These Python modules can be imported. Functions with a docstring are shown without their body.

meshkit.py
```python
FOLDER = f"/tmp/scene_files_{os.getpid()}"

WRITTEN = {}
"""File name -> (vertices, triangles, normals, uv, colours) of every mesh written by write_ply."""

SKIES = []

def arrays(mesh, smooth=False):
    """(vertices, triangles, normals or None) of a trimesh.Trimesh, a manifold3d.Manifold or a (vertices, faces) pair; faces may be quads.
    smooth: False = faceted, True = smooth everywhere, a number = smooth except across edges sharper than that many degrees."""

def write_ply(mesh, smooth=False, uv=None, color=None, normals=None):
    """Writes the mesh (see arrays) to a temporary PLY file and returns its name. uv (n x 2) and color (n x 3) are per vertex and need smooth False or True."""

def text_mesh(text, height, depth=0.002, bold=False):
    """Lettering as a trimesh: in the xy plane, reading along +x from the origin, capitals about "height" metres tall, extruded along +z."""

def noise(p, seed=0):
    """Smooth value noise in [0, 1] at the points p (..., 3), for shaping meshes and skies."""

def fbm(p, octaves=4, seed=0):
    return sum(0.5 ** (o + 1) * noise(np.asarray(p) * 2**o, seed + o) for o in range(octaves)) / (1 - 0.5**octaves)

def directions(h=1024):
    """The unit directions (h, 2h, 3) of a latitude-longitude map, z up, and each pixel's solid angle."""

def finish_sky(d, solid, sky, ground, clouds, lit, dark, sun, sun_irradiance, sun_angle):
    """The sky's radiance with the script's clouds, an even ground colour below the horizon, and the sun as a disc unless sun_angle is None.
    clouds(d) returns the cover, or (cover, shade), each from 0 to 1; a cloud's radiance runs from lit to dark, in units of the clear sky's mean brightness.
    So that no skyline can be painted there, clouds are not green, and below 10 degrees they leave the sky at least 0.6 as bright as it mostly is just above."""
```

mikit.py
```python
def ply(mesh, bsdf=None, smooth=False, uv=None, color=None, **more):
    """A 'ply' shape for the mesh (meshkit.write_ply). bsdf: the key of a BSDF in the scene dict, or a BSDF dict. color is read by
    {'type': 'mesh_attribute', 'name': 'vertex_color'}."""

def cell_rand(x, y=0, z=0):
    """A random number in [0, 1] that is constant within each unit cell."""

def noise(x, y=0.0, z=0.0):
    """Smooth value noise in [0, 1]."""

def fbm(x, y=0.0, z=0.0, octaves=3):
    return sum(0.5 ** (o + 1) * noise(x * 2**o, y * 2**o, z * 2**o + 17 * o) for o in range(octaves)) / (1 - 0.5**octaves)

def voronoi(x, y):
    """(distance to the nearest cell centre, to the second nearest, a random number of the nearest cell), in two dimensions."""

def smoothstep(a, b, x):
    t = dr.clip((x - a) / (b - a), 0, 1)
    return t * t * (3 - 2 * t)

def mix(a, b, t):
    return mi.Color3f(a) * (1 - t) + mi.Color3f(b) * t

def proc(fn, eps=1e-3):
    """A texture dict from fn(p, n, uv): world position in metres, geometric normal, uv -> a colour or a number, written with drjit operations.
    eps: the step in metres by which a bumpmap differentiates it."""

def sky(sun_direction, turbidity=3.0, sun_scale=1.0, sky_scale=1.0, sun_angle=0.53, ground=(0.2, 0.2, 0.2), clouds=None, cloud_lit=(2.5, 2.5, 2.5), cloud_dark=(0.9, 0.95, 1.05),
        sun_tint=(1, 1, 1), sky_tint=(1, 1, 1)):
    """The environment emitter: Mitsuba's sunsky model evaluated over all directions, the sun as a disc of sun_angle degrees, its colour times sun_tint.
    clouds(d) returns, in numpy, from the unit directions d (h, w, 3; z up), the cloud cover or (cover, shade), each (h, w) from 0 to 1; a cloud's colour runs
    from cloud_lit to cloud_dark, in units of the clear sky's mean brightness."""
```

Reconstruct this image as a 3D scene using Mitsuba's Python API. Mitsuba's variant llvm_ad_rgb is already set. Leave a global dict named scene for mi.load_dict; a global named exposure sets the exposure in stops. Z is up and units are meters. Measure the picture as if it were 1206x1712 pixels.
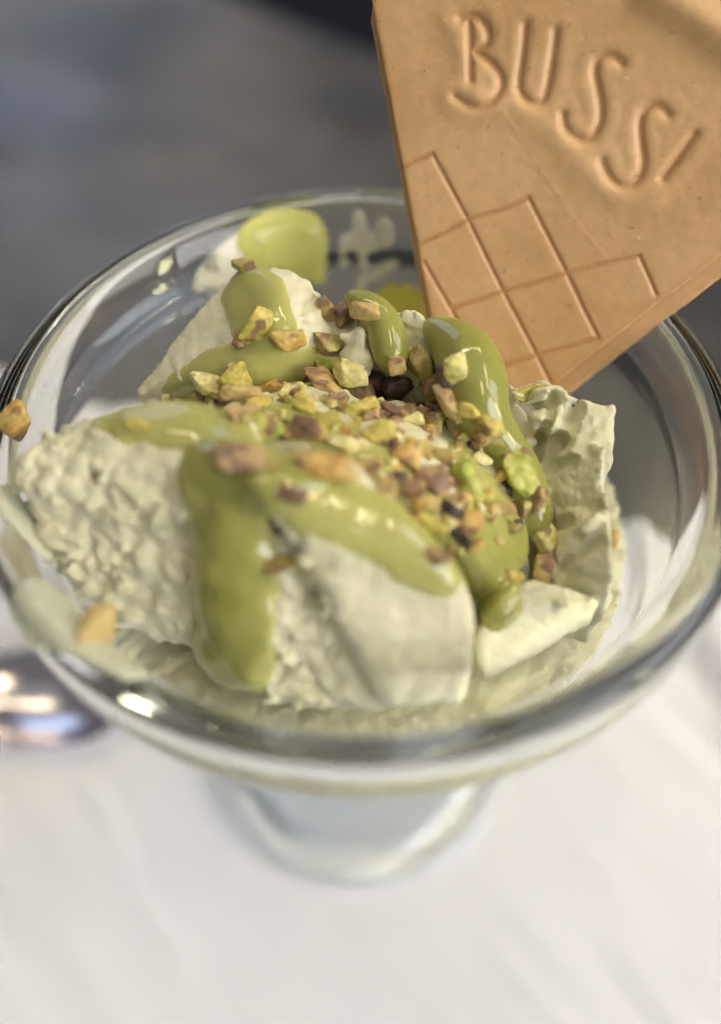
import math, random
import numpy as np
import shapely
import trimesh
import drjit as dr
import mitsuba as mi
import mikit, meshkit
from mikit import proc, fbm, noise, smoothstep, mix
from scipy.ndimage import gaussian_filter, map_coordinates
from scipy.spatial import ConvexHull, cKDTree

T = mi.ScalarTransform4f
MM = 0.001
RIM = 124.5                       # height of the glass rim over the table, mm
scene, labels = {}, {}

# ------------------------------------------------------------------ camera, lights, exposure
FOC, PITCH = 1600.0, math.radians(52.572)          # focal length in pixels of the 1206 px wide photograph
EYE = np.array([-0.348, -101.106, 107.602])          # mm, z counted from the rim
FWD = np.array([0, math.cos(PITCH), -math.sin(PITCH)])
RGT = np.array([1.0, 0, 0])
UPV = np.array([0, math.sin(PITCH), math.cos(PITCH)])


def world(p):
    """mm from the rim plane -> metres from the table"""
    p = np.array(p, float)
    p[..., 2] += RIM
    return p * MM


eye = world(EYE)
scene['camera'] = {'type': 'thinlens', 'fov': math.degrees(2 * math.atan(603 / FOC)), 'fov_axis': 'x',
                   'aperture_radius': 0.0038, 'focus_distance': 0.149, 'near_clip': 0.005, 'far_clip': 60.0,
                   'to_world': T().look_at(origin=eye.tolist(), target=(eye + FWD).tolist(), up=[0, 0, 1])}
exposure = -0.18
scene['room_light'] = {'type': 'constant', 'radiance': {'type': 'rgb', 'value': [0.21, 0.21, 0.215]}}


def lamp(key, centre, size, target, rgb, label, cat):
    c, t = np.array(centre, float), np.array(target, float)
    up = [0, 0, 1] if abs((t - c)[2]) < 0.95 * np.linalg.norm(t - c) else [0, 1, 0]
    scene[key] = {'type': 'rectangle', 'to_world': T().look_at(origin=c.tolist(), target=t.tolist(), up=up) @ T().scale([size[0] / 2, size[1] / 2, 1]),
                  'emitter': {'type': 'area', 'radiance': {'type': 'rgb', 'value': rgb}}}
    labels[key] = {'label': label, 'category': cat}


lamp('overhead_fill', (0.1, 0.25, 2.2), (2.2, 1.6), (0, 0, 0), [0.45, 0.45, 0.44], 'broad soft fill panel added above the table', 'fill panel')  # unseen panel, added for soft overhead light and rim reflections
lamp('window', (1.8, -0.15, 1.45), (0.95, 1.15), (0, 0, 0.1), [5.0, 5.1, 5.3], 'tall daylight window to the right of the table', 'window')
lamp('window_002', (1.65, -1.45, 1.1), (1.2, 1.4), (0, 0, 0.1), [7.4, 7.4, 7.5], 'cool window behind the viewer on the right', 'window')
lamp('window_001', (-1.35, 3.0, 1.6), (1.7, 1.6), (0, 0, 0.1), [1.3, 1.6, 2.2], 'cool daylight window beyond the table on the left', 'window')
lamp('wall_lamp', (1.55, -0.62, 0.72), (0.14, 0.5), (0, 0, 0.1), [34, 26, 14], 'warm upright wall lamp low on the right', 'wall lamp')
for i, (x, y, sx, sy, w) in enumerate([(-0.45, 0.75, 0.7, 0.08, 'far left'), (0.45, 0.95, 0.9, 0.08, 'far right'), (0.30, -0.55, 0.08, 0.7, 'near the viewer'), (1.0, 0.0, 0.08, 0.9, 'rightmost')]):
    lamp('strip_lamp' if i == 0 else f'strip_lamp_{i:03d}', (x, y, 1.75), (sx, sy), (x * 0.9, y * 0.9, 0), [30, 24.5, 15.5], f'warm strip lamp hanging over the table, {w} of four', 'strip lamp')


def ray(px, py):
    v = FWD + RGT * (px - 603) / FOC - UPV * (py - 856) / FOC
    return v / np.linalg.norm(v)


def at(px, py, z):
    """the point of height z (mm from the rim) that the photograph shows at a pixel"""
    v = ray(px, py)
    return EYE + v * (z - EYE[2]) / v[2]


# ------------------------------------------------------------------ materials
def rgb(*v):
    return {'type': 'rgb', 'value': list(v)}


def mat(key, d, bump=None, scale=0.0, eps=1e-4):
    if bump is not None:
        d = {'type': 'bumpmap', 'arbitrary': {**proc(bump, eps)}, 'scale': scale, 'bsdf': d}
    scene['mat_' + key] = {'type': 'twosided', 'bsdf': d}


def S(p, k):
    return p.x * k, p.y * k, p.z * k


def gelato_col(p, n, uv):
    a = fbm(*S(p, 160), octaves=3)
    b = fbm(*S(p, 900), octaves=2)
    c = mix([0.66, 0.635, 0.455], [0.55, 0.535, 0.355], smoothstep(0.3, 0.7, a))
    return c * (0.92 + 0.16 * b)


def gelato_bump(p, n, uv):
    return fbm(*S(p, 1500), octaves=3)


def table_col(p, n, uv):
    a = fbm(p.x * 16, p.y * 16, 3.0, octaves=4)
    b = fbm(p.x * 45 + 7, p.y * 45, 9.0, octaves=3)
    c = mix([0.034, 0.035, 0.039], [0.088, 0.083, 0.080], smoothstep(0.25, 0.75, a))
    return c * (0.75 + 0.5 * b)


def table_rough(p, n, uv):
    return 0.26 + 0.30 * fbm(p.x * 22 + 3, p.y * 22, 5.0, octaves=3)


def wafer_bump(p, n, uv):
    return fbm(*S(p, 900), octaves=3)


scene['mat_glass'] = {'type': 'dielectric', 'int_ior': 1.5, 'ext_ior': 1.0, 'specular_transmittance': rgb(0.985, 0.993, 0.991)}
mat('gelato', {'type': 'principled', 'base_color': proc(gelato_col), 'roughness': 0.48, 'specular': 0.32}, gelato_bump, 0.00018)
mat('melt', {'type': 'principled', 'base_color': rgb(0.45, 0.465, 0.35), 'roughness': 0.25, 'specular': 0.5})
mat('milk', {'type': 'principled', 'base_color': rgb(0.74, 0.74, 0.64), 'roughness': 0.15, 'specular': 0.5})
mat('green_melt', {'type': 'principled', 'base_color': rgb(0.66, 0.66, 0.20), 'roughness': 0.15, 'specular': 0.5})
mat('yellow_melt', {'type': 'principled', 'base_color': rgb(0.78, 0.72, 0.13), 'roughness': 0.2, 'specular': 0.5})
mat('sauce', {'type': 'principled', 'base_color': {'type': 'mesh_attribute', 'name': 'vertex_color'}, 'roughness': 0.08, 'specular': 0.5, 'clearcoat': 0.6, 'clearcoat_gloss': 0.95})
mat('wafer', {'type': 'principled', 'base_color': {'type': 'mesh_attribute', 'name': 'vertex_color'}, 'roughness': 0.42, 'specular': 0.5}, wafer_bump, 0.00010)
mat('stone', {'type': 'principled', 'base_color': proc(table_col), 'roughness': proc(table_rough), 'specular': 0.5})
mat('paper', {'type': 'principled', 'base_color': rgb(0.73, 0.74, 0.775), 'roughness': 0.75, 'specular': 0.2})
mat('floor', {'type': 'diffuse', 'reflectance': rgb(0.024, 0.027, 0.036)})
mat('steel', {'type': 'roughconductor', 'material': 'Cr', 'alpha': 0.05})
NUT = {'yellow': ([0.56, 0.46, 0.12], [0.42, 0.37, 0.08]), 'pale': ([0.66, 0.60, 0.28], [0.54, 0.50, 0.18]), 'green': ([0.33, 0.38, 0.07], [0.56, 0.54, 0.17]),
       'tan': ([0.42, 0.29, 0.13], [0.50, 0.38, 0.15]), 'orange': ([0.50, 0.31, 0.08], [0.56, 0.42, 0.14]), 'brown': ([0.17, 0.10, 0.06], [0.36, 0.25, 0.12]),
       'olive': ([0.26, 0.22, 0.06], [0.42, 0.36, 0.13]), 'dark': ([0.030, 0.018, 0.020], [0.09, 0.06, 0.055])}
for k, (a, b) in NUT.items():
    def nut_col(p, n, uv, a=a, b=b):
        t = fbm(*S(p, 330), octaves=2)
        skin = smoothstep(0.60, 0.72, fbm(*S(p + 0.37, 420), octaves=2))
        return mix(mix(a, b, smoothstep(0.38, 0.62, t)), [0.20, 0.105, 0.075], skin * 0.8) * (0.75 + 0.5 * noise(*S(p, 1600)))
    mat('nut_' + k, {'type': 'principled', 'base_color': proc(nut_col), 'roughness': 0.45, 'specular': 0.4}, gelato_bump, 0.00025)


# ------------------------------------------------------------------ helpers
def put(key, mesh, bsdf, smooth=True, label=None, cat=None, group=None, kind=None, color=None):
    v = world(mesh.vertices)
    scene[key] = mikit.ply(trimesh.Trimesh(v, mesh.faces, process=False), 'mat_' + bsdf, smooth, color=color)
    lab = {k: x for k, x in (('label', label), ('category', cat), ('group', group), ('kind', kind)) if x}
    if lab:
        labels[key] = lab


def surface_nets(f, lo, h):
    """the zero surface of the grid f (negative inside) as a trimesh"""
    s = f < 0
    nx, ny, nz = f.shape
    cell = np.zeros((nx - 1, ny - 1, nz - 1), np.int8)
    for a, b, c in np.ndindex(2, 2, 2):
        cell += s[a:nx - 1 + a, b:ny - 1 + b, c:nz - 1 + c]
    ci = np.argwhere((cell > 0) & (cell < 8))
    idx = -np.ones(cell.shape, np.int64)
    idx[tuple(ci.T)] = np.arange(len(ci))
    acc, cnt = np.zeros((len(ci), 3)), np.zeros(len(ci))
    for axis in range(3):
        o1, o2 = [k for k in range(3) if k != axis]
        for u in (0, 1):
            for w in (0, 1):
                off = np.zeros(3, int)
                off[o1], off[o2] = u, w
                A = ci + off
                B = A.copy()
                B[:, axis] += 1
                fa, fb = f[tuple(A.T)], f[tuple(B.T)]
                m = (fa < 0) != (fb < 0)
                t = fa[m] / (fa[m] - fb[m])
                p = A[m].astype(float)
                p[:, axis] += t
                acc[m] += p
                cnt[m] += 1
    v = acc / np.maximum(cnt, 1)[:, None] * h + lo
    faces = []
    for axis in range(3):
        o1, o2 = (axis + 1) % 3, (axis + 2) % 3
        sl0, sl1 = [slice(None)] * 3, [slice(None)] * 3
        sl0[axis], sl1[axis] = slice(0, -1), slice(1, None)
        ch = s[tuple(sl0)] != s[tuple(sl1)]
        e = np.argwhere(ch)
        ok = (e[:, o1] > 0) & (e[:, o2] > 0) & (e[:, o1] < f.shape[o1] - 1) & (e[:, o2] < f.shape[o2] - 1)
        e = e[ok]
        flip = ~s[tuple(e.T)]
        q = []
        for du, dw in ((-1, -1), (0, -1), (0, 0), (-1, 0)):
            c = e.copy()
            c[:, o1] += du
            c[:, o2] += dw
            q.append(idx[tuple(c.T)])
        q = np.stack(q, 1)
        q[flip] = q[flip][:, ::-1]
        faces.append(q)
    q = np.vstack(faces)
    return trimesh.Trimesh(v, np.vstack([q[:, [0, 1, 2]], q[:, [0, 2, 3]]]), process=False)


def grid(lo, hi, h):
    lo, hi = np.array(lo, float), np.array(hi, float)
    n = np.ceil((hi - lo) / h).astype(int) + 1
    ax = [lo[k] + h * np.arange(n[k]) for k in range(3)]
    return np.stack(np.meshgrid(*ax, indexing='ij'), -1).astype(np.float32), lo


def smax(a, b, k):
    t = np.clip(0.5 + 0.5 * (a - b) / k, 0, 1)
    return b + (a - b) * t + k * t * (1 - t)


def smin(a, b, k):
    return -smax(-a, -b, k)


def hull_sdf(P, pts, r=0.8):
    eq = ConvexHull(np.array(pts), qhull_options='Qt').equations
    eq = np.unique(np.round(eq, 5), axis=0)
    d = None
    for e in eq:
        q = P @ e[:3].astype(np.float32) + np.float32(e[3])
        d = q if d is None else smax(d, q, r)
    return d


def tube_sdf(P, pts, k=1.2):
    """pts: (x, y, z, radius) along a path"""
    pts = np.array(pts, float)
    d = np.full(P.shape[:-1], 1e3, np.float32)
    step = P[1, 0, 0, 0] - P[0, 0, 0, 0]
    segs = zip(pts[:-1], pts[1:]) if len(pts) > 1 else [(pts[0], pts[0] + [0, 0, 0.01, 0])]
    for a, b in segs:
        ab = b[:3] - a[:3]
        m0 = np.clip(np.floor((np.minimum(a[:3], b[:3]) - max(a[3], b[3]) - 4.5 - P[0, 0, 0]) / step).astype(int), 0, None)
        m1 = np.ceil((np.maximum(a[:3], b[:3]) + max(a[3], b[3]) + 4.5 - P[0, 0, 0]) / step).astype(int) + 1
        if (m1 <= 0).any():
            continue
        box = tuple(slice(i, j) for i, j in zip(m0, m1))
        B = P[box]
        if not B.size:
            continue
        t = np.clip(((B - a[:3].astype(np.float32)) @ ab.astype(np.float32)) / max(ab @ ab, 1e-6), 0, 1)
        q = np.linalg.norm(B - (a[:3] + t[..., None] * ab).astype(np.float32), axis=-1) - (a[3] + t * (b[3] - a[3]))
        d[box] = smin(d[box], q, k)
    return d


# ------------------------------------------------------------------ the glass: profile of its inner and outer wall, mm from the rim
IN_R = np.array([53.0, 50.4, 49.6, 50.2, 49.8, 48.4, 45.2, 38.5, 30.0, 18.0, 6.0])
IN_Z = np.array([0.9, -3.0, -7.5, -11.0, -14.5, -21.0, -28.0, -36.5, -42.5, -46.5, -47.6])


def bowl_radius(z):
    return np.interp(z, IN_Z[::-1], IN_R[::-1])


def revolve(prof, n=220):
    return trimesh.creation.revolve(np.array(prof, float), sections=n)


def smooth_profile(pts, it=3):
    p = np.array(pts, float)
    for _ in range(it):
        q = np.vstack([0.75 * p[:-1] + 0.25 * p[1:], 0.25 * p[:-1] + 0.75 * p[1:]]).reshape(2, len(p) - 1, -1).transpose(1, 0, 2).reshape(2 * len(p) - 2, -1)
        p = np.vstack([p[:1], q, p[-1:]])
    return p


inner = [(0, -47.8)] + [(r, z) for r, z in zip(IN_R[::-1], IN_Z[::-1])]
lip = [(54.6, 1.8), (56.2, 1.9), (57.5, 1.0), (58.2, -0.8), (58.3, -4.2), (57.4, -8.6)]
outer = [(55.4, -11.6), (54.2, -13.6), (53.4, -17.0), (51.6, -23.0), (48.9, -29.5), (41.8, -39.6), (32.0, -46.5), (19.0, -51.2), (10.5, -54.0), (8.6, -58.0), (8.0, -64.0), (0, -64.0)]
prof = smooth_profile(outer[::-1] + lip[::-1] + inner[::-1], 3)
bowl = revolve(prof)
stem = revolve(smooth_profile([(0, -110.0), (6.4, -110.0), (6.0, -104.0), (6.6, -97.0), (9.5, -91.0), (10.0, -86.0), (7.5, -79.0), (7.2, -72.0), (7.6, -64.2), (0, -64.2)], 3), 96)
stem.vertices[:, 2] = -64.2 + (stem.vertices[:, 2] + 64.2) * 0.8428
foot_prof = [(0, -129.0), (8.0, -129.0), (20.0, -129.2), (28.0, -129.4), (29.6, -130.0), (31.5, -131.0), (34.2, -131.0), (36.0, -129.8), (36.6, -128.0), (36.0, -126.0), (34.2, -124.9),
             (31.6, -125.0), (29.6, -125.6), (28.2, -126.6), (20.0, -126.2), (11.5, -124.0), (8.0, -117.5), (6.6, -110.2), (0, -110.2)]
foot = revolve(smooth_profile([(r * 0.956, z + 7.1) for r, z in foot_prof], 3), 160)
ring_ = shapely.Polygon(prof)
_r, _z = np.meshgrid(np.arange(0, 66, 0.2), np.arange(-56, 8, 0.2), indexing='ij')
_pt = shapely.points(_r.ravel(), _z.ravel())
BOWL_SD = (shapely.distance(ring_.exterior, _pt) * np.where(shapely.contains(ring_, _pt), -1, 1)).reshape(_r.shape).astype(np.float32)


def bowl_field(P):
    r = np.linalg.norm(P[..., :2], axis=-1)
    return map_coordinates(BOWL_SD, [r / 0.2, (P[..., 2] + 56) / 0.2], order=1, mode='nearest')


# ------------------------------------------------------------------ gelato
rng = np.random.default_rng(7)


def solid(pts, drop=16, shrink=0.8):
    p = np.array([at(*q) for q in pts])
    low = p.copy()
    low[:, 2] = np.minimum(low[:, 2] - drop * 0.4, -8) - drop * 0.6
    low[:, :2] *= shrink
    return np.vstack([p, low])


def clumps(p, size, seed):
    """distance in cells to the nearest of scattered centres, 0 in a clump's middle and about 0.6 between clumps"""
    q = p / size
    lo = np.floor(q.min(0)).astype(int) - 1
    n = np.ceil(q.max(0)).astype(int) + 1 - lo
    r = np.random.default_rng(seed)
    c = np.stack(np.meshgrid(*[np.arange(k) for k in n], indexing='ij'), -1).reshape(-1, 3) + r.random((int(np.prod(n)), 3)) + lo
    return cKDTree(c).query(q, workers=-1)[0]


def crumb(p, rough, seed, lump=0.6):
    """displacement in mm: rough 0..1 per point"""
    p = p.astype(float)
    big = meshkit.fbm(p / 6.0, 2, seed) - 0.5
    warp = np.stack([meshkit.fbm(p / 3.0, 2, seed + k) - 0.5 for k in (40, 41, 42)], -1)
    q = p + warp * 3.0
    patch = np.clip((meshkit.fbm(p / 5.0, 2, seed + 77) - 0.36) * 5, 0.1, 1)
    d = (clumps(q, 3.4, seed) - 0.5) * 2.4 + (clumps(q, 1.5, seed + 1) - 0.5) * 1.5 * patch
    fine = meshkit.fbm(p / 0.9, 2, seed + 23) - 0.5
    return -(big * (0.8 + 1.8 * rough) + fine * (0.10 + 1.1 * rough * patch)) + d * rough * lump


def hit(mesh, px, py):
    loc, idx, tri = mesh.ray.intersects_location(np.array([EYE]), np.array([ray(px, py)]), multiple_hits=True)
    if not len(loc):
        return None, None
    k = np.argmin(np.linalg.norm(loc - EYE, axis=1))
    n = mesh.face_normals[tri[k]]
    return loc[k], (n if n @ ray(px, py) < 0 else -n)


FIELDS = []


def gelato_field(P):
    """about the distance to the gelato's surface, mm"""
    out = np.full(P.shape[:-1], 30.0, np.float32)
    for d, lo, h in FIELDS:
        q = map_coordinates(d, [(P[..., k] - lo[k]) / h for k in range(3)], order=1, mode='constant', cval=30.0)
        out = np.minimum(out, q)
    return out


def make_gelato(hulls, lo, hi, rough_fn, seed, h=0.5, round_=1.6, blend=1.6, extra=None, grow=0.0, cracks=None, lump=0.6):
    P, lo = grid(lo, hi, h)
    d = None
    for hl in hulls:
        q = hull_sdf(P, hl, round_)
        d = q if d is None else smin(d, q, blend)
    if extra is not None:
        d = extra(P, d)
    d = d - np.float32(grow)
    near = np.abs(d) < 4.0
    pts = P[near]
    rough = rough_fn(pts)
    d[near] += (crumb(pts, rough, seed, lump) + drag(pts, seed + 5, 0.6 + seed) * (1 - rough)).astype(np.float32)
    r = np.linalg.norm(P[..., :2], axis=-1)
    wall = r - (bowl_radius(P[..., 2]) - 0.35)
    d = np.where(P[..., 2] < 1.5, smax(d, wall.astype(np.float32), 0.5), d)
    d = np.maximum(d, -46.0 - P[..., 2])
    if cracks:
        first = surface_nets(d, lo, h)
        for path in cracks:
            pts = []
            for px, py, rad in smooth_profile(path, 2):
                p, n = hit(first, px, py)
                if p is not None:
                    pts.append((*(p + ray(px, py) * rad * 0.3), rad * (0.9 + 1.3 * meshkit.noise(p / 1.7, 3))))
            if len(pts) > 1:
                d = smax(d, -tube_sdf(P, pts, 0.2), 0.25)
    FIELDS.append((gaussian_filter(d, 2.6), lo, h))
    m = surface_nets(d, lo, h)
    parts = m.split(only_watertight=False)
    if len(parts) > 1:
        m = trimesh.util.concatenate([x for x in parts if len(x.faces) > 0.03 * len(m.faces)])
    return m


front_hulls = [
    solid([(390, 800, 11), (470, 850, 10), (560, 960, 1), (650, 1185, -15), (470, 1170, -15), (340, 1120, -14), (330, 950, 3)]),
    solid([(22, 752, 7), (95, 695, 9), (300, 655, 12), (430, 690, 12), (330, 780, 13), (440, 800, 13), (420, 1110, -12), (330, 1090, -13), (150, 1030, -10), (40, 920, -2), (12, 860, 2)]),
    solid([(390, 740, 13), (425, 825, 14.5), (600, 755, 11), (720, 890, 7), (806, 985, 2), (795, 1182, -11), (635, 1195, -13), (500, 960, 4.5)]),
    solid([(430, 1110, -10), (520, 1085, -8), (620, 1110, -10), (640, 1190, -14), (430, 1175, -14)]),
]


def drag(p, seed, ang):
    """fine furrows that a spatula drew across the smooth faces"""
    c, s_ = math.cos(ang), math.sin(ang)
    q = np.stack([(p[:, 0] * c + p[:, 1] * s_ + 0.5 * p[:, 2]) / 1.3, (p[:, 1] * c - p[:, 0] * s_) / 14, p[:, 2] / 9], -1).astype(float)
    return (meshkit.fbm(q, 2, seed) - 0.5) * 0.55


def front_rough(p):
    x = p[:, 0] + 0.10 * (p[:, 1] + 30)
    top = np.clip((p[:, 2] - 7) / 4, 0, 1)
    return np.clip(1.0 - 0.9 * np.clip((x + 7) / 5, 0, 1) - 0.75 * top * (x < -7), 0.04, 1)


gel = {}
gel['gelato_scoop'] = make_gelato(front_hulls, (-58, -51, -46), (24, 26, 19), front_rough, 3, lump=0.95, round_=2.0)
back_hulls = [
    solid([(215, 662, -6), (290, 545, 1), (400, 442, 9), (470, 432, 11), (540, 468, 9), (560, 560, 4), (420, 640, 2), (470, 560, 9), (300, 640, 0)]),
    solid([(530, 470, 8), (600, 490, 6), (610, 560, 3), (560, 600, 1), (520, 570, 4)]),
    solid([(562, 542, 8), (606, 525, 9), (628, 592, 6), (596, 612, 4), (552, 578, 5)], 12, 0.95),
]
gel['gelato_scoop_001'] = make_gelato(back_hulls, (-46, -14, -46), (14, 44, 17), lambda p: np.clip((p[:, 0] + 13 + 0.3 * (p[:, 2] - 5)) / 6, 0.06, 0.9), 31, cracks=[[(238, 648, .6), (290, 560, .7), (340, 502, .7), (392, 452, .6)], [(500, 520, .5), (540, 500, .6), (590, 540, .5)]])
rim_hulls = [
    solid([(600, 515, 6), (690, 525, 8), (755, 550, 8), (815, 610, 4), (820, 690, 1), (780, 690, 0), (735, 625, 2), (640, 600, 2)], 34, 0.85),
    solid([(842, 640, -1), (930, 650, 2), (968, 680, 2), (955, 740, -3), (880, 735, -8), (850, 690, -6)], 14, 1.0),
    solid([(965, 672, 2), (1028, 686, 2), (1026, 735, 0), (965, 745, -1)], 12, 1.0),
    solid([(900, 745, -7), (1005, 748, 1), (1015, 845, -1), (905, 850, -11)], 14, 1.0),
    solid([(912, 858, -11), (1014, 852, -1), (1022, 930, -4), (1014, 1000, -9), (900, 975, -13)], 12, 1.0),
    solid([(865, 985, -6), (955, 975, -6), (1000, 1000, -9), (980, 1045, -14), (812, 1135, -15), (800, 1062, -9)], 10, 0.85),
]
lump_rng = np.random.default_rng(12)
for px, py, z in [(868, 712, -3), (852, 700, -4), (885, 742, -5), (872, 770, -6), (892, 790, -7), (880, 660, 1), (905, 668, 1.5), (930, 720, -1), (915, 700, 0), (900, 840, -9), (905, 900, -10), (890, 985, -11), (940, 1000, -7), (985, 985, -7), (965, 760, -2), (985, 870, -2.5)]:
    c = at(px, py, z)
    rim_hulls.append(c + lump_rng.normal(size=(12, 3)) * lump_rng.uniform(0.9, 1.5))
gel['gelato_scoop_002'] = make_gelato(rim_hulls, (-3, -46, -40), (50, 34, 12), lambda p: np.clip(0.7 - np.clip((np.hypot(p[:, 0], p[:, 1]) - 37.5) / 4, 0, 0.6), 0.05, 0.7) * np.clip(0.5 + (meshkit.fbm(p.astype(float) / 7, 2, 99) - 0.3) * 3, 0.5, 1), 57, lump=0.5, blend=0.2, h=0.42, grow=0.55, round_=1.0, cracks=[[(870, 815, .7), (920, 785, .8), (965, 765, .5)], [(905, 890, .6), (950, 868, .9), (1000, 848, .6)], [(935, 950, .5), (975, 920, .7), (1005, 905, .5)],
                                    [(965, 672, .8), (955, 705, 1.0), (930, 745, .9), (905, 790, .8)], [(925, 655, .5), (920, 700, .6), (900, 740, .6)], [(890, 1000, .6), (930, 985, .7), (980, 1000, .5)], [(870, 690, 1.6), (880, 705, 1.5)]])


def base_fill(P, d):
    r = np.linalg.norm(P[..., :2], axis=-1)
    hole = np.linalg.norm((P - at(618, 640, 1).astype(np.float32)) * np.float32([0.9, 1, 0.6]), axis=-1) - 4.2
    d = smax(d, -hole, 1.0)
    return smin(d, np.maximum(r - 60, P[..., 2] + 26).astype(np.float32), 1.5)


mid_hulls = [
    solid([(330, 700, 8), (420, 645, 4), (560, 620, 0), (650, 690, 0), (720, 680, 0), (800, 720, 0), (880, 810, -5), (895, 900, -9), (850, 1000, -9), (760, 900, 3), (600, 745, 9)], 40, 0.8),
]
gel['gelato_scoop_003'] = make_gelato(mid_hulls, (-51, -51, -47), (51, 51, 15), lambda p: 0.55 + 0 * p[:, 0], 77, h=0.6, extra=base_fill)
GEL_LABEL = {
    'gelato_scoop': 'large front slab of pistachio gelato with a smooth right facet and rough left face',
    'gelato_scoop_001': 'whitish curled chunk of pistachio gelato standing up at the back left of the glass',
    'gelato_scoop_002': 'crumbly cracked wall of pistachio gelato along the right side of the glass below the wafer',
    'gelato_scoop_003': 'low middle mass of pistachio gelato under the strip of chopped nuts'}
for k, m in gel.items():
    put(k, m, 'gelato', True, GEL_LABEL[k], 'gelato', 'pistachio gelato scoops in the glass')
allgel = trimesh.util.concatenate(list(gel.values()))


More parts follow.
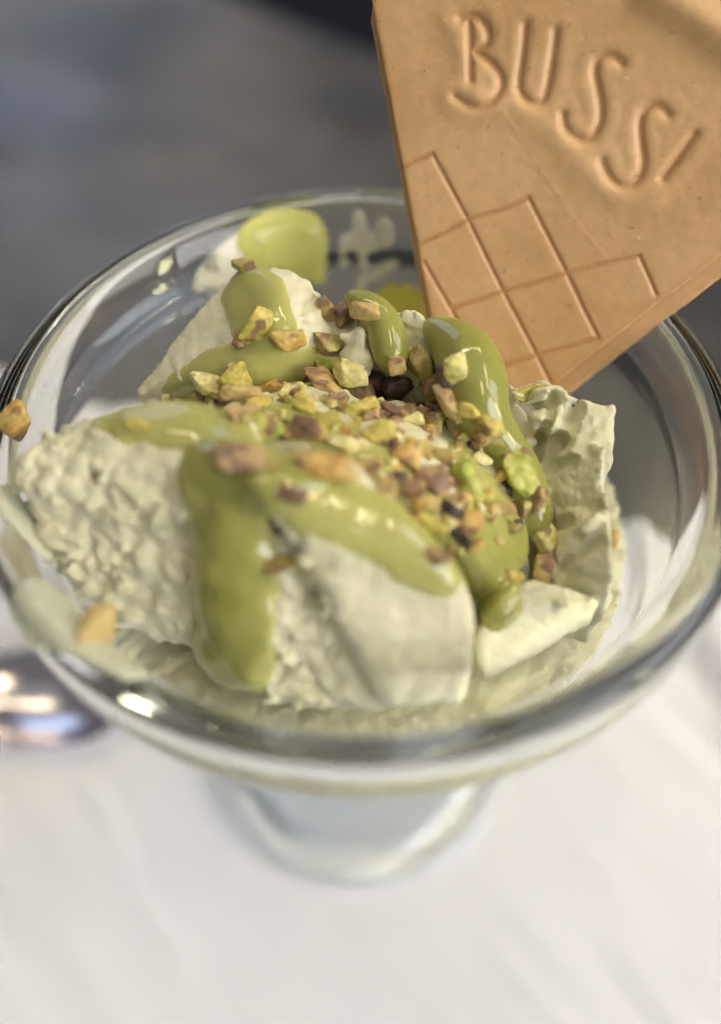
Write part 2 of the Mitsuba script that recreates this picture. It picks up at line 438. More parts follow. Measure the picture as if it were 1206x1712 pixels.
# ------------------------------------------------------------------ sauce
def sauce(key, paths, label, bsdf='sauce', surf=None, sink=0.35, h=0.45, k=1.6, cat='sauce', group=None, wob=0.18, film=None, field=None):
    """paths: lists of (pixel x, pixel y, radius in pixels); the flow lies on the surface it is poured on"""
    surf = surf or allgel
    tubes = []
    for path in paths:
        pts = []
        for q in smooth_profile([(*q, 99.0) if len(q) < 4 else q for q in path], 2):
            q = q if q[3] < 98 else q[:3]
            p, n = hit(surf, q[0], q[1])
            if len(q) > 3:
                p = at(q[0], q[1], q[3])
            elif p is None:
                p, n = at(q[0], q[1], q[3] if len(q) > 3 else 0), np.array([0, 0, 1.0])
            r = q[2] * np.linalg.norm(p - EYE) / FOC
            c = p + ray(q[0], q[1]) * r * sink
            pts.append((*c, r))
        pts = np.array(pts)
        # keep neighbouring points from jumping far apart in depth
        for _ in range(8):
            if len(pts) > 2:
                dd = np.linalg.norm(pts[:, :3] - EYE, axis=1)
                sm = dd.copy()
                sm[1:-1] = np.minimum(dd[1:-1], 0.5 * (dd[:-2] + dd[2:]) + 0.3)
                pts[:, :3] = EYE + (pts[:, :3] - EYE) * (sm / dd)[:, None]
        tubes.append(pts)
    a = np.vstack(tubes)
    lo, hi = (a[:, :3] - a[:, 3:] - 2).min(0), (a[:, :3] + a[:, 3:] + 2).max(0)
    P, lo = grid(lo, hi, h)
    d = np.full(P.shape[:-1], 1e3, np.float32)
    g = (field or gelato_field)(P) if film else None
    for i, t in enumerate(tubes):
        q = tube_sdf(P, t, k)
        if film:                                              # a coat of this thickness that hugs the surface, with a rounded edge
            th = film[min(i, len(film) - 1)] if isinstance(film, (list, tuple)) else film
            near = np.abs(q) < 4
            q[near] += ((meshkit.fbm(P[near].astype(float) / 5.0, 2, 66 + i) - 0.5) * (0.35 if field else 1.0) * min(3.6, 0.6 * t[:, 3].mean())).astype(np.float32)
            rr_ = max(0.5, 1.0 * t[:, 3].mean())
            q = np.maximum(smax(q, (g - th).astype(np.float32), 0.6), g - th * np.sqrt(np.clip(-q / rr_, 0, 1)))
        d = smin(d, q, k)
    if field:
        d = np.maximum(d, -g - 0.3)
    near = np.abs(d) < 3
    d[near] += ((meshkit.fbm(P[near].astype(float) / 4.5, 2, 5) - 0.5) * 2 * wob).astype(np.float32)
    m = surface_nets(d, lo, h)
    trimesh.smoothing.filter_taubin(m, iterations=10)
    col = None
    if bsdf == 'sauce':                                       # a thin coat lets the pale gelato show, a thick one is deep olive
        v = np.array(m.vertices)
        th = np.clip(gelato_field(v[:, None, :])[:, 0] / 2.0, 0, 1)[:, None] ** 0.8
        th = np.clip(th + 0.25 * (meshkit.fbm(v / 4.0, 2, 21) - 0.5)[:, None], 0, 1)
        col = np.array([0.46, 0.445, 0.155]) * (1 - th) + np.array([0.25, 0.255, 0.058]) * th
    put(key, m, bsdf, True, label, cat, group, None, col)
    return m


G = 'pistachio sauce poured over the gelato'
sm = []
sm.append(sauce('pistachio_sauce', [
    [(360, 775, 50), (375, 850, 68), (388, 940, 76), (388, 1030, 74), (386, 1090, 66), (386, 1125, 54)],
    [(345, 770, 40), (400, 812, 44), (460, 815, 44), (520, 795, 40)]],
    'broad green sauce drip down the front between the rough and smooth gelato faces', group=G, sink=0.0, film=2.3))
sm.append(sauce('pistachio_sauce_001', [
    [(175, 700, 26), (235, 690, 34), (300, 684, 38), (380, 690, 44), (460, 700, 48), (540, 725, 46), (590, 760, 36)],
    [(215, 718, 24), (320, 725, 30), (420, 740, 30), (500, 775, 30)]],
    'thin yellow-green sauce sheet over the top edge of the front slab at left', group=G, sink=0.0, film=0.7))
sm.append(sauce('pistachio_sauce_002', [
    [(480, 825, 46), (560, 850, 58), (620, 872, 60), (680, 898, 62), (740, 932, 62), (795, 968, 50)],
    [(740, 890, 40), (800, 905, 50), (850, 920, 42)], [(800, 950, 50), (830, 985, 46), (835, 1020, 30)], [(860, 880, 30), (870, 930, 30)]],
    'glossy green sauce pool with bright highlights between the smooth facet and the right gelato wall', group=G, sink=0.0, film=[0.95, 1.7, 2.1, 1.3]))
sm.append(sauce('pistachio_sauce_003', [
    [(722, 548, 10, 7), (752, 566, 28, 7), (782, 598, 46, 7), (796, 642, 46, 6), (802, 690, 38, 4), (836, 735, 28, 0), (865, 782, 30, -3), (885, 830, 28, -5), (895, 870, 20, -7)]],
    'thick green sauce ribbon curving down beside the tip of the wafer', group=G, sink=0.1))
sm.append(sauce('pistachio_sauce_004', [
    [(392, 455, 22), (404, 480, 30), (418, 520, 34), (434, 570, 36)], [(408, 450, 20), (440, 475, 24), (455, 510, 26), (470, 560, 28)]],
    'looped green sauce drip on the whitish chunk at the back left', group=G, sink=0.0, film=0.95))
sm.append(sauce('pistachio_sauce_005', [
    [(590, 500, 10, 9), (620, 512, 16, 9), (640, 535, 22, 8), (650, 570, 24, 6.5), (655, 600, 18, 5)]],
    'short green sauce drip hanging at the back above the dark hollow', group=G, sink=0.1))
sm.append(sauce('pistachio_sauce_006', [
    [(290, 655, 18), (330, 632, 40), (380, 622, 46), (440, 612, 44), (500, 615, 42), (550, 640, 30)]],
    'green sauce band along the foot of the back left chunk behind the nuts', group=G, sink=0.0, film=0.7))
sm.append(sauce('pistachio_sauce_007', [
    [(455, 690, 30), (520, 700, 36), (580, 730, 36), (630, 770, 36), (690, 830, 34), (740, 860, 30)],
    [(640, 690, 20), (700, 690, 22), (760, 700, 24), (800, 750, 22)], [(770, 760, 24), (830, 830, 30), (850, 870, 24)]],
    'thin sauce film between the chopped nuts along the middle of the strip', group=G, sink=0.0, film=0.9, wob=0.6))
onto = trimesh.util.concatenate([allgel] + sm)

# ------------------------------------------------------------------ glass entries and the melted smears on it
labels['dessert_glass'] = {'label': 'clear footed glass dessert cup with a thick rolled rim holding the gelato', 'category': 'dessert glass'}
put('dessert_glass__bowl', bowl, 'glass', 40)
put('dessert_glass__stem', stem, 'glass', 40)
put('dessert_glass__foot', foot, 'glass', 40)
M = 'melted smears on the glass'
sauce('melted_smear', [[(418, 405, 20), (440, 388, 24), (480, 380, 26), (515, 384, 24)], [(430, 415, 30), (480, 412, 36), (512, 410, 28)], [(518, 400, 22), (524, 440, 17), (533, 466, 8)], [(440, 430, 30), (500, 440, 34)]],
      'yellow-green melted smear over the back rim above the whitish chunk', 'green_melt', bowl, 0.0, 0.35, 1.4, 'melted gelato', M, 0.1, 1.0, bowl_field)
sauce('melted_smear_001', [[(618, 510, 12), (650, 505, 24), (690, 508, 26), (715, 522, 18)], [(655, 480, 6), (652, 500, 10)], [(683, 482, 7), (684, 500, 10)], [(712, 490, 6), (712, 510, 10)], [(640, 525, 20), (700, 535, 20)]],
      'bright yellow melted smear with a ragged top on the glass beside the wafer', 'yellow_melt', bowl, 0.0, 0.3, 1.0, 'melted gelato', M, 0.3, 0.7, bowl_field)
sauce('melted_smear_002', [[(55, 990, 30), (90, 1030, 38), (150, 1075, 34), (220, 1120, 26)], [(80, 1000, 30), (120, 1040, 36)]],
      'pale melted blob over the front left rim beside the spoon', 'melt', bowl, 0.0, 0.4, 1.6, 'melted gelato', M, 0.2, 1.1, bowl_field)
sauce('melted_smear_003', [[(8, 830, 20), (40, 870, 28), (75, 915, 28), (95, 940, 16)]],
      'pale melted streak over the left rim under the gelato edge', 'melt', bowl, 0.0, 0.4, 1.6, 'melted gelato', M, 0.2, 1.1, bowl_field)
sauce('melted_smear_004', [[(584, 404, 8), (604, 408, 14), (622, 408, 12)], [(600, 362, 8), (603, 390, 10)], [(576, 400, 5), (573, 424, 4)], [(606, 415, 5), (608, 448, 4)]],
      'small whitish smear on the back rim left of the wafer', 'milk', bowl, 0.0, 0.3, 1.0, 'melted gelato', M, 0.2, 0.8, bowl_field)
sauce('melted_smear_005', [[(641, 376, 9), (641, 396, 14), (640, 404, 9)]],
      'small whitish drop on the back rim nearest the wafer', 'milk', bowl, 0.0, 0.3, 1.0, 'melted gelato', M, 0.2, 0.8, bowl_field)
sauce('melted_smear_007', [[(622, 462, 7), (640, 448, 9), (658, 440, 7)], [(574, 436, 5), (576, 442, 5)], [(606, 462, 4), (604, 480, 5), (598, 492, 4)]],
      'faint whitish streaks on the inside of the back wall left of the wafer', 'milk', bowl, 0.0, 0.3, 1.0, 'melted gelato', M, 0.2, 0.35, bowl_field)
sauce('melted_smear_006', [[(335, 476, 12), (355, 452, 20), (385, 432, 24), (415, 412, 22)], [(370, 470, 16), (395, 445, 20)]],
      'pale melted film joining the whitish chunk to the back left rim', 'milk', bowl, 0.0, 0.35, 1.2, 'melted gelato', M, 0.3, 0.6, bowl_field)

# ------------------------------------------------------------------ the wafer
YAW, LEAN = math.radians(13), math.radians(31)
WO = np.array([34.6, 19.0, -6.0])
WX = np.array([math.cos(YAW), -math.sin(YAW), 0])
wh = np.array([math.sin(YAW), math.cos(YAW), 0])          # away from the viewer
WY = math.cos(LEAN) * np.array([0, 0, 1.0]) + math.sin(LEAN) * wh
WN = np.cross(WX, WY)                                       # towards the viewer
if WN @ (EYE - WO) < 0:
    WN = -WN


def on_wafer(px, py):
    v = ray(px, py)
    p = EYE + v * ((WO - EYE) @ WN) / (v @ WN)
    return np.array([(p - WO) @ WX, (p - WO) @ WY])


def line_dist(U, V, a, b, sign=1):
    n = np.array([b[1] - a[1], -(b[0] - a[0])])
    n = n / np.linalg.norm(n) * sign
    return (U - a[0]) * n[0] + (V - a[1]) * n[1]


L0, L1 = on_wafer(722, 530), on_wafer(624, 0)
R0, R1 = on_wafer(925, 640), on_wafer(1206, 423)
hw = 0.25
au = np.arange(-40, 75, hw)
av = np.arange(-9, 92, hw)
U, V = np.meshgrid(au, av, indexing='ij')
mid = 0.5 * (L1 + R1)
sl = -1 if line_dist(mid[0], mid[1], L0, L1) > 0 else 1
sr = -1 if line_dist(mid[0], mid[1], R0, R1) > 0 else 1
left, right = line_dist(U, V, L0, L1, sl), line_dist(U, V, R0, R1, sr)
dl, drr = L1 - L0, R1 - R0
apex = L0 + dl * np.linalg.solve(np.stack([dl, -drr], 1), R0 - L0)[0]
top = np.hypot(U - apex[0], V - apex[1]) - 96
bottom = -7.5 - V


def poly(pts):
    return [on_wafer(600 + x / 1.99, y / 1.99) for x, y in pts]


def bez(pts, n=6):
    p = np.array(pts)
    for _ in range(2):
        q = np.vstack([0.75 * p[:-1] + 0.25 * p[1:], 0.25 * p[:-1] + 0.75 * p[1:]]).reshape(2, -1, 2).transpose(1, 0, 2).reshape(-1, 2)
        p = np.vstack([p[:1], q, p[-1:]])
    return p


def groove(lines, width, soft=True):
    d = np.full(U.shape, 99.0)
    for ln in lines:
        ln = bez(ln) if soft else np.array(ln)
        for a, b in zip(ln[:-1], ln[1:]):
            ab = b - a
            t = np.clip(((U - a[0]) * ab[0] + (V - a[1]) * ab[1]) / max(ab @ ab, 1e-9), 0, 1)
            d = np.minimum(d, np.hypot(U - a[0] - t * ab[0], V - a[1] - t * ab[1]))
    return d


GRID = [[(150, 558), (200, 535), (250, 513)], [(250, 513), (310, 625), (365, 725), (420, 840), (480, 962), (540, 1075), (590, 1170), (630, 1250), (655, 1300)],
        [(205, 810), (290, 770), (365, 728), (470, 700), (565, 658)], [(565, 658), (625, 775), (690, 902), (740, 1010), (795, 1118)],
        [(310, 1022), (390, 995), (480, 965), (580, 938), (690, 904), (800, 875), (930, 848)], [(930, 848), (955, 905), (985, 972)],
        [(222, 870), (262, 940), (310, 1022), (350, 1100), (400, 1200)], [(455, 1215), (530, 1195), (590, 1172), (690, 1148), (790, 1118)]]
LETTERS = [[(370, 68), (374, 140), (372, 200), (376, 272)], [(345, 68), (400, 60), (438, 110), (430, 158), (388, 178)], [(388, 178), (440, 210), (484, 265), (466, 325), (420, 362), (370, 357), (325, 325)],
           [(556, 90), (545, 200), (530, 290), (552, 335), (592, 352), (622, 330), (642, 220), (656, 110)],
           [(872, 215), (840, 188), (795, 196), (780, 240), (796, 300), (808, 385), (790, 445), (755, 472), (708, 455), (682, 420), (680, 385)],
           [(1025, 382), (995, 352), (948, 365), (930, 410), (936, 480), (947, 550), (920, 612), (870, 624), (830, 592), (808, 540)],
           [(1112, 448), (1060, 520), (1008, 592)]]
gd = groove([poly(l) for l in GRID], 1)
ld = groove([poly(l) for l in LETTERS], 1)
crack = groove([poly([(440, 320), (500, 400), (560, 490), (660, 640), (740, 760), (830, 862)])], 1)
swell = groove([poly([(330, 330), (470, 360), (600, 400), (690, 500), (780, 600), (880, 660), (960, 660)])], 1)
swell2 = groove([poly([(290, 70), (340, 150), (400, 330)])], 1)
arc = groove([poly([(985, -20), (1100, 50), (1260, 160)])], 1)
pp = np.stack([U, V, 0 * U], -1)
height = 2.2 + 0.30 * (meshkit.fbm(pp / 14, 3, 4) - 0.5) + 0.10 * (meshkit.fbm(pp / 3, 3, 9) - 0.5)
height -= 0.42 * np.exp(-(gd / 0.33) ** 2)
height -= 0.60 * np.exp(-(ld / 0.65) ** 2)
height += 0.10 * np.exp(-((ld - 1.9) / 1.0) ** 2)
height += 0.45 * np.exp(-(swell / 2.4) ** 2) + 0.25 * np.exp(-(swell2 / 1.5) ** 2)
height += 0.05 * np.exp(-(crack / 0.25) ** 2)
height += 1.9 * np.exp(-(arc / 2.8) ** 2)
zc = np.arange(-4.2, 5.0, 0.3)
C3 = np.broadcast_to(zc, U.shape + zc.shape)


def wafer_mesh(lo_c, hi, offl, offr, r):
    side = np.maximum(np.maximum(left - offl, right - offr), np.maximum(top, bottom))
    side = side + 0.25 * (meshkit.fbm(pp / 4, 2, 14) - 0.5)
    d = smax(np.broadcast_to(side[..., None], C3.shape), np.maximum(C3 - (hi[..., None] if np.ndim(hi) else hi), lo_c - C3), r)
    m = surface_nets(d.astype(np.float32), np.zeros(3), 1.0)
    uvc = m.vertices * [hw, hw, 0.3] + [au[0], av[0], zc[0]]
    m.vertices = WO + uvc[:, :1] * WX + uvc[:, 1:2] * WY + uvc[:, 2:] * WN
    # baked colour: golden, groove shade painted in as brown along pressed lines, toasted rims, with small pale and dark flecks
    q = uvc * [1, 1, 0]
    iu = np.clip(((uvc[:, 0] - au[0]) / hw).round().astype(int), 0, len(au) - 1)
    iv = np.clip(((uvc[:, 1] - av[0]) / hw).round().astype(int), 0, len(av) - 1)
    a_ = np.clip((meshkit.fbm(q / 17, 4, 51)[:, None] - 0.5) * 2.2 + 0.5, 0, 1)
    c = np.array([0.58, 0.365, 0.178]) * (1 - a_) + np.array([0.50, 0.300, 0.130]) * a_
    c = c * (0.93 + 0.14 * meshkit.fbm(q / 1.2, 2, 52))[:, None]
    fleck = np.clip((meshkit.noise(q / 0.45, 53) - 0.95) * 18, 0, 1)[:, None]
    c = c * (1 - fleck) + np.array([0.74, 0.54, 0.30]) * fleck
    pore = np.clip((meshkit.noise(q / 0.7, 54) - 0.93) * 14, 0, 1)[:, None]
    c = c * (1 - 0.5 * pore)
    shade_toast = np.maximum(np.exp(-(gd[iu, iv] / 0.42) ** 2), 0.8 * np.exp(-(ld[iu, iv] / 0.6) ** 2))
    shade_toast = np.maximum(shade_toast, 0.55 * np.exp(-(np.maximum(-side[iu, iv], 0) / 0.8) ** 2))[:, None] * 0.6
    c = c * (1 - shade_toast) + np.array([0.40, 0.185, 0.055]) * shade_toast
    return m, c


labels['wafer'] = {'label': 'golden brown fan wafer stamped BUSSI with a waffle grid stuck upright in the gelato', 'category': 'wafer'}
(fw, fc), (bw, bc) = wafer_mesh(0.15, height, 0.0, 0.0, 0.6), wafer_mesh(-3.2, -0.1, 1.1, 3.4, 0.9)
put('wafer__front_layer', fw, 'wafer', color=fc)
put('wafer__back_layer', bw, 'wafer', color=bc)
onto = trimesh.util.concatenate([onto])

# ------------------------------------------------------------------ chopped pistachios: (x, y, width, height in pixels, turn in degrees, colour, words)
NUTS = [
    (410, 447, 30, 18, 0, 'olive', 'on top of the looped sauce drip'), (432, 548, 60, 36, 50, 'yellow', 'leaning on the looped sauce drip'),
    (478, 563, 56, 40, -40, 'orange', 'right of the leaning yellow nut at the back left'), (404, 567, 30, 24, -40, 'brown', 'left of the leaning yellow nut at the back left'),
    (562, 490, 38, 28, -20, 'olive', 'topmost at the back on the crest of the gelato'), (546, 527, 38, 32, -40, 'tan', 'just below the crest at the back'),
    (572, 535, 40, 36, 30, 'brown', 'beside the white torn gelato at the back'), (534, 567, 58, 30, 0, 'olive', 'lying flat under the whitish chunk'),
    (612, 521, 44, 28, -20, 'tan', 'under the start of the short back drip'), (552, 606, 56, 50, 10, 'green', 'left half of the big clump beside the hollow'),
    (592, 616, 58, 46, -25, 'pale', 'right half of the big clump beside the hollow'), (521, 632, 30, 24, 40, 'dark', 'in front of the big clump'),
    (352, 640, 58, 32, -20, 'pale', 'leftmost of the nut strip'), (398, 630, 44, 36, 40, 'yellow', 'second from the left end of the nut strip'),
    (406, 664, 64, 26, 0, 'tan', 'flat below the left end of the nut strip'), (457, 648, 54, 36, 30, 'orange', 'in the left part of the nut strip'),
    (487, 657, 44, 22, 15, 'pale', 'flat green-edged one in the left part of the nut strip'), (546, 650, 28, 62, 35, 'tan', 'long one running down from the big clump'),
    (403, 697, 46, 32, 0, 'tan', 'on the thin sauce sheet at left'), (447, 717, 70, 60, 0, 'green', 'large cube on the thin sauce sheet'),
    (515, 722, 42, 42, 20, 'brown', 'right of the large green cube'), (554, 704, 44, 26, 25, 'yellow', 'above the long pale one in mid strip'),
    (576, 742, 60, 26, -20, 'pale', 'long one in mid strip'), (400, 772, 92, 50, -5, 'brown', 'large one at the head of the broad front drip'),
    (545, 782, 98, 58, 5, 'orange', 'largest one on the front ridge'), (455, 778, 28, 16, 0, 'brown', 'small one between the two large front nuts'),
    (487, 826, 42, 24, -15, 'brown', 'half sunk in sauce below the front ridge'), (600, 655, 46, 32, 0, 'brown', 'in the dark hollow, left side'),
    (650, 665, 54, 28, -15, 'green', 'light one at the front of the dark hollow'), (668, 642, 62, 44, 10, 'dark', 'in the middle of the dark hollow'),
    (626, 632, 60, 56, 10, 'dark', 'at the bottom of the hollow beside the big clump'), (660, 612, 26, 28, 10, 'tan', 'at the end of the short back drip'),  # dark pieces put in and enlarged to blacken the hollow
    (687, 598, 20, 30, 10, 'yellow', 'thin one beside the olive block at the back'), (709, 612, 40, 54, 25, 'olive', 'upright block at the back of the hollow'),
    (767, 618, 30, 42, 5, 'pale', 'clean cut one stuck to the thick ribbon by the wafer'), (725, 651, 48, 36, 10, 'brown', 'below the upright olive block'),
    (745, 630, 36, 36, 0, 'dark', 'between the olive block and the clean cut pale one'), (756, 670, 24, 56, 30, 'tan', 'long curved one below the thick ribbon'),  # first piece stands in for the black of the gap
    (736, 677, 32, 20, 20, 'tan', 'small one left of the long curved one'), (733, 693, 40, 22, -10, 'dark', 'purple sliver left of the long curved one'),
    (665, 690, 66, 20, -15, 'brown', 'long sliver in front of the hollow'), (788, 688, 28, 24, 0, 'yellow', 'small one against the thick ribbon'),
    (815, 710, 50, 30, -38, 'yellow', 'longish one on the thick ribbon'), (770, 722, 42, 46, -25, 'pale', 'wedge shaped one in the right of the strip'),
    (792, 741, 18, 16, 0, 'dark', 'beside the wedge shaped pale one'), (822, 738, 36, 22, -45, 'olive', 'at the lower edge of the thick ribbon'),
    (722, 713, 30, 30, 0, 'yellow', 'on white gelato in mid strip'), (606, 690, 54, 32, 20, 'yellow', 'in front of the hollow at left'),
    (628, 731, 48, 44, -30, 'yellow', 'rounded one in mid strip'), (700, 751, 26, 22, 0, 'orange', 'small one on white gelato in mid strip'),
    (675, 771, 46, 40, 10, 'orange', 'rounded one left of the pinkish lump'), (716, 800, 60, 54, -20, 'brown', 'large pinkish lump in the right of the strip'),
    (771, 808, 46, 64, 28, 'green', 'big light one in the right of the strip'), (738, 768, 28, 28, 0, 'tan', 'above the big light one at right'),
    (665, 797, 24, 16, 0, 'dark', 'left of the pinkish lump'), (620, 778, 34, 32, -30, 'tan', 'in the lower middle of the strip'),
    (646, 745, 28, 22, 0, 'brown', 'behind the rounded yellow one in mid strip'), (833, 797, 36, 16, 30, 'orange', 'slim one near the green flake'),
    (869, 788, 38, 62, 5, 'green', 'veined flake on the ribbon by the right wall'), (849, 813, 28, 16, -40, 'dark', 'below the green flake'),
    (900, 838, 24, 32, 15, 'brown', 'on the ribbon below the green flake'), (876, 853, 22, 30, 0, 'pale', 'small block right above the glossy pool'),
    (834, 850, 52, 18, -5, 'tan', 'flat sliver at the top of the glossy pool'), (863, 878, 14, 14, 0, 'dark', 'speck on the glossy pool'),
    (778, 874, 38, 34, 0, 'orange', 'round one left of the glossy pool'), (745, 856, 44, 32, -30, 'dark', 'purple skin above the round orange one'),
    (712, 846, 32, 24, 0, 'orange', 'on the ridge left of the purple skin'), (726, 876, 44, 26, -20, 'yellow', 'on the ridge above the sauce highlights'),
    (768, 897, 42, 24, -20, 'dark', 'red-black skin under the round orange one'), (791, 911, 26, 20, 0, 'orange', 'small one under the red-black skin'),
    (730, 931, 44, 26, -15, 'brown', 'sunk in sauce on the ridge'), (912, 900, 36, 66, 22, 'pale', 'tall flake between pool and right wall'),
    (915, 947, 30, 46, 10, 'tan', 'below the tall flake by the right wall'), (852, 966, 32, 16, -15, 'yellow', 'thin one at the lower edge of the pool'),
    (883, 660, 38, 20, 15, 'yellow', 'wedged in the crumbs under the wafer tip'), (475, 945, 64, 34, 5, 'yellow', 'stuck to the right edge of the broad front drip'),
    (232, 713, 26, 24, 0, 'yellow', 'leftmost on the thin sauce sheet'), (640, 815, 40, 26, -35, 'tan', 'on the pale ridge near the middle'),
    (690, 822, 34, 24, -20, 'brown', 'under the pinkish lump'), (560, 672, 36, 26, 20, 'olive', 'between mid strip and the long tan one'),
    (505, 685, 40, 26, -10, 'yellow', 'above the brown one by the large cube'), (436, 680, 34, 22, 10, 'yellow', 'behind the large green cube'),
    (655, 720, 26, 22, 30, 'pale', 'small one on white gelato left of centre'), (690, 705, 30, 18, 10, 'pale', 'flat one behind the white gelato patch'),
    (800, 770, 26, 20, -30, 'pale', 'between the wedge and the slim orange one'), (700, 868, 22, 18, 0, 'yellow', 'on the pale ridge end'),
    (815, 832, 22, 18, 20, 'yellow', 'beside the flat sliver above the pool')]


def chunk(seed, w, h, d):
    r = np.random.default_rng(seed)
    p = r.normal(size=(13, 3))
    p /= np.linalg.norm(p, axis=1, keepdims=True)
    p = np.sign(p) * np.abs(p) ** 0.75 * r.uniform(0.72, 1.05, (13, 1))
    m = trimesh.convex.convex_hull(p)
    m.apply_scale(1 / np.abs(m.vertices).max(0))
    m.apply_scale([w / 2, h / 2, d / 2])
    for _ in range(3):
        m = m.subdivide()
    v = m.vertices
    q = v / max(w, h)
    f = 1 + 0.34 * (meshkit.fbm(q * 5.0 + seed * 3.1, 3, seed) - 0.5)[:, None] - 0.10 * np.maximum(0, meshkit.noise(q * 7 + seed, seed + 1) - 0.55)[:, None]
    m.vertices = v * f
    trimesh.smoothing.filter_laplacian(m, lamb=0.4, iterations=3)
    return m


def place_nut(key, i, x, y, w, h, turn, col, label, group, surf, lift=0.14):
    p, n = hit(surf, x, y)
    if p is None:
        return False
    s = np.linalg.norm(p - EYE) / FOC
    grow = 1.5 - 0.4 * min(1, max(0, (w - 30) / 50))
    w, h = w * s * grow, h * s * grow
    m = chunk(100 + i, w, h, 0.5 * (w + h) * 0.8 if min(w, h) > 0.4 * max(w, h) else min(w, h) * 1.1)
    z = -ray(x, y)
    ax = RGT - z * (RGT @ z)
    ax /= np.linalg.norm(ax)
    ay = np.cross(z, ax)
    a = math.radians(turn)
    bx, by = ax * math.cos(a) + ay * math.sin(a), -ax * math.sin(a) + ay * math.cos(a)
    m.vertices = p + n * lift * min(w, h) + m.vertices @ np.stack([bx, by, z])
    put(key, m, 'nut_' + col, 50, label, 'pistachio piece', group)
    return True


def numbered(base, i):
    return base if i == 0 else f'{base}_{i:03d}'


WORD = {'yellow': 'yellow', 'pale': 'pale yellow', 'green': 'yellow-green', 'tan': 'tan', 'orange': 'orange-yellow', 'brown': 'brown-skinned', 'olive': 'olive brown', 'dark': 'dark purple-black'}
count = 0
for i, (x, y, w, h, turn, col, words) in enumerate(NUTS):
    if place_nut(numbered('pistachio_piece', count), i, x, y, w, h, turn, col, f'{WORD[col]} pistachio piece, {words}', 'chopped pistachio pieces', onto):
        count += 1
onto_glass = trimesh.util.concatenate([onto, bowl])
for i, (x, y, w, h, turn, col, words) in enumerate([(14, 708, 44, 54, 40, 'orange', 'on the left rim of the glass'), (152, 1072, 78, 70, 30, 'tan', 'on the front left rim of the glass'),
                                                    (1026, 905, 17, 20, 0, 'orange', 'stuck to the glass outside the right gelato wall')]):
    if place_nut(numbered('pistachio_piece', count), 300 + i, x, y, w, h, turn, col, f'{WORD[col]} pistachio piece, {words}', 'chopped pistachio pieces', onto_glass, 0.3):
        count += 1
rnd = random.Random(5)
tiny, strip, said = 0, [(350, 660), (420, 660), (500, 680), (570, 700), (630, 740), (680, 770), (730, 820), (780, 850), (830, 860), (720, 700), (640, 690), (780, 740)], {}
for i in range(420):
    cx, cy = rnd.choice(strip)
    x, y, s = cx + rnd.gauss(0, 30), cy + rnd.gauss(0, 24), rnd.uniform(8, 22)
    col = rnd.choice(['yellow', 'tan', 'pale', 'olive', 'brown', 'orange'])
    near = min(NUTS, key=lambda q: math.hypot(q[0] - x, q[1] - y))
    side = 'above' if abs(near[1] - y) > abs(near[0] - x) and y < near[1] else 'below' if abs(near[1] - y) > abs(near[0] - x) else 'left of' if x < near[0] else 'right of'
    text = f"{'fine' if s < 11 else 'small' if s < 16 else 'coarse'} {WORD[col]} crumb {side} the {near[5]} piece {near[6]}"
    if len(text.split()) > 16:
        text = ' '.join(text.split()[:16])
    if text in said or tiny >= 190:
        continue
    said[text] = 1
    if place_nut(numbered('nut_crumb', tiny), 500 + i, x, y, s, s * rnd.uniform(0.6, 1), rnd.uniform(0, 180), col, text, 'tiny pistachio crumbs in the nut strip', onto):
        labels[numbered('nut_crumb', tiny)]['category'] = 'nut crumb'
        tiny += 1

# ------------------------------------------------------------------ table, paper, floor, spoon
TB = -RIM - 0.6
edge0, edge1 = at(411, 0, -RIM)[:2], at(612, 77, -RIM)[:2]
ed = (edge1 - edge0) / np.linalg.norm(edge1 - edge0)
en = np.array([-ed[1], ed[0]])                           # away from the viewer
en = en if en[1] > 0 else -en


def slab(origin, du, dv, u0, u1, v0, v1, z0, z1, bevel=4):
    pts = []
    for z, b in ((z0, bevel), (z0 + bevel, 0), (z1 - bevel, 0), (z1 - bevel * 0.3, bevel * 0.3), (z1, bevel)):
        for u, v in ((u0 + b, v0 + b), (u1 - b, v0 + b), (u1 - b, v1 - b), (u0 + b, v1 - b)):
            pts.append([*(origin + du * u + dv * v), z])
    return trimesh.convex.convex_hull(np.array(pts))


put('table', slab(edge0, ed, en, -500, 900, -760, 0, TB - 32, TB), 'stone', False, 'dark mottled stone table top under the white paper', 'table', None, 'structure')
fl = trimesh.creation.box((9000, 9000, 20))
fl.apply_translation((0, 2500, -RIM - 750))
put('floor', fl, 'floor', False, 'dark blue-grey floor beyond the table edge', None, None, 'structure')

pe0, pe1 = at(0, 625, -RIM)[:2], at(1200, 935, -RIM)[:2]
pu = (pe1 - pe0) / np.linalg.norm(pe1 - pe0)
pv = np.array([-pu[1], pu[0]])
gu, gv = np.meshgrid(np.arange(-160, 420, 1.6), np.arange(-330, 0.1, 1.6), indexing='ij')
xy = pe0 + gu[..., None] * pu + gv[..., None] * pv
q3 = np.stack([xy[..., 0], xy[..., 1], 0 * gu], -1)
rot = np.stack([(xy[..., 0] * 0.75 + xy[..., 1] * 0.66) / 9.0, (xy[..., 0] * -0.66 + xy[..., 1] * 0.75) / 60.0, 0 * gu], -1)
hgt = 5.0 * (meshkit.fbm(q3 / 60, 2, 2) - 0.35) + 4.0 * np.abs(meshkit.fbm(rot, 2, 8) - 0.5)
rr = np.hypot(xy[..., 0], xy[..., 1])
damp = np.clip((rr - 36) / 30, 0, 1)
hgt = np.maximum(hgt, 0) * damp ** 1.2
fold = (xy[..., 0] - 96) * 0.94 + (xy[..., 1] - 10) * 0.20
hgt += 6.5 / (1 + np.exp(-fold / 1.6))
topz = TB + 0.25 + hgt
n0, n1 = gu.shape
ii = np.arange(n0 * n1).reshape(n0, n1)
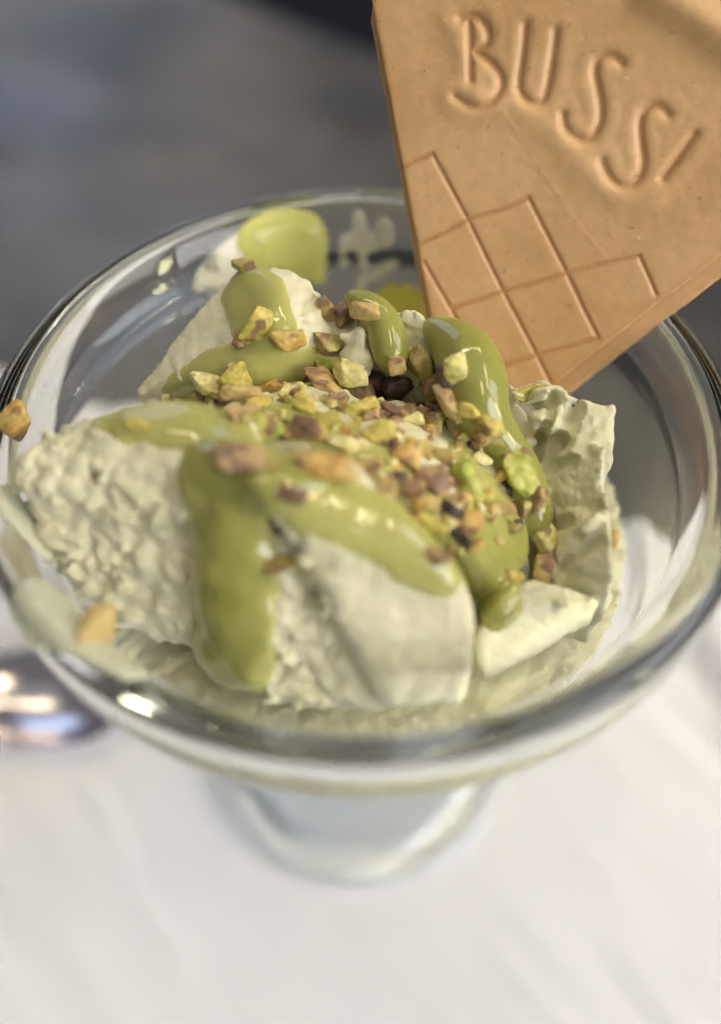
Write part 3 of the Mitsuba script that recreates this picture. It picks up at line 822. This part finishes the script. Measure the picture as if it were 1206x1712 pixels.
quads = np.stack([ii[:-1, :-1], ii[1:, :-1], ii[1:, 1:], ii[:-1, 1:]], -1).reshape(-1, 4)
vt = np.concatenate([xy, topz[..., None]], -1).reshape(-1, 3)
vb = vt - [0, 0, 0.2]
ring = np.concatenate([ii[:, 0], ii[-1, 1:], ii[-2::-1, -1], ii[0, -2:0:-1]])
nxt = np.roll(ring, -1)
side = np.stack([ring, ring + n0 * n1, nxt + n0 * n1, nxt], -1)
qd = np.vstack([quads, quads[:, ::-1] + n0 * n1, side])
pm = trimesh.Trimesh(np.vstack([vt, vb]), np.vstack([qd[:, [0, 1, 2]], qd[:, [0, 2, 3]]]), process=False)
put('paper_sheet', pm, 'paper', 40, 'creased white table paper under the dessert glass and the spoon', 'table paper')

# spoon: bowl tip towards the glass, handle leaving the frame on the left
L, Wd = 46.0, 28.0
uu, ww = np.meshgrid(np.linspace(0, 2 * math.pi, 97)[:-1], np.linspace(0, 1, 25), indexing='ij')
ex = L / 2 * np.cos(uu) * ww
ey = Wd / 2 * np.sin(uu) * ww * (1 + 0.12 * np.cos(uu))
ez = 7.0 * (ww ** 2.2) - 1.0
def spoon_sheet(off):
    return np.stack([ex, ey, ez - off], -1).reshape(-1, 3)
a, b = uu.shape
k = np.arange(a * b).reshape(a, b)
kq = np.roll(k, -1, 0)
qs = np.stack([k[:, :-1], k[:, 1:], kq[:, 1:], kq[:, :-1]], -1).reshape(-1, 4)
rimq = np.stack([k[:, -1], k[:, -1] + a * b, kq[:, -1] + a * b, kq[:, -1]], -1)
qq = np.vstack([qs, qs[:, ::-1] + a * b, rimq])
spv = np.vstack([spoon_sheet(0), spoon_sheet(1.1)])
sp = trimesh.Trimesh(spv, np.vstack([qq[:, [0, 1, 2]], qq[:, [0, 2, 3]]]), process=False)
ts = np.linspace(0, 1, 40)
hx, hz, hwid = -L / 2 + 1.5 - 105 * ts, 5.6 + 9 * np.sin(np.pi * np.clip(ts * 1.1, 0, 1)) - 4.5 * ts, 3.2 + 3.5 * ts ** 2 + 2.0 * np.exp(-ts * 25)
hp = []
for x_, z_, w_ in zip(hx, hz, hwid):
    for t in np.linspace(0, 2 * math.pi, 17)[:-1]:
        hp.append([x_, w_ * math.cos(t), z_ + 1.0 * math.sin(t)])
hp = np.array(hp)
kk = np.arange(640).reshape(40, 16)
kn = np.roll(kk, -1, 1)
hq = np.stack([kk[:-1], kk[1:], kn[1:], kn[:-1]], -1).reshape(-1, 4)
caps = [[c[0], c[j + 1], c[j]] if e else [c[0], c[j], c[j + 1]] for e, c in ((0, kk[0]), (1, kk[-1])) for j in range(1, 15)]
hd = trimesh.Trimesh(hp, np.vstack([hq[:, [0, 1, 2]], hq[:, [0, 2, 3]], caps]), process=False)
ang = math.radians(-4)
Rm = np.array([[math.cos(ang), -math.sin(ang), 0], [math.sin(ang), math.cos(ang), 0], [0, 0, 1]])
for m in (sp, hd):
    m.vertices = m.vertices @ Rm.T + [*at(82, 1190, TB)[:2], TB + 4.2]
labels['spoon'] = {'label': 'shiny steel teaspoon lying on the paper left of the glass', 'category': 'spoon'}
put('spoon__bowl', sp, 'steel', 40)
put('spoon__handle', hd, 'steel', 40)
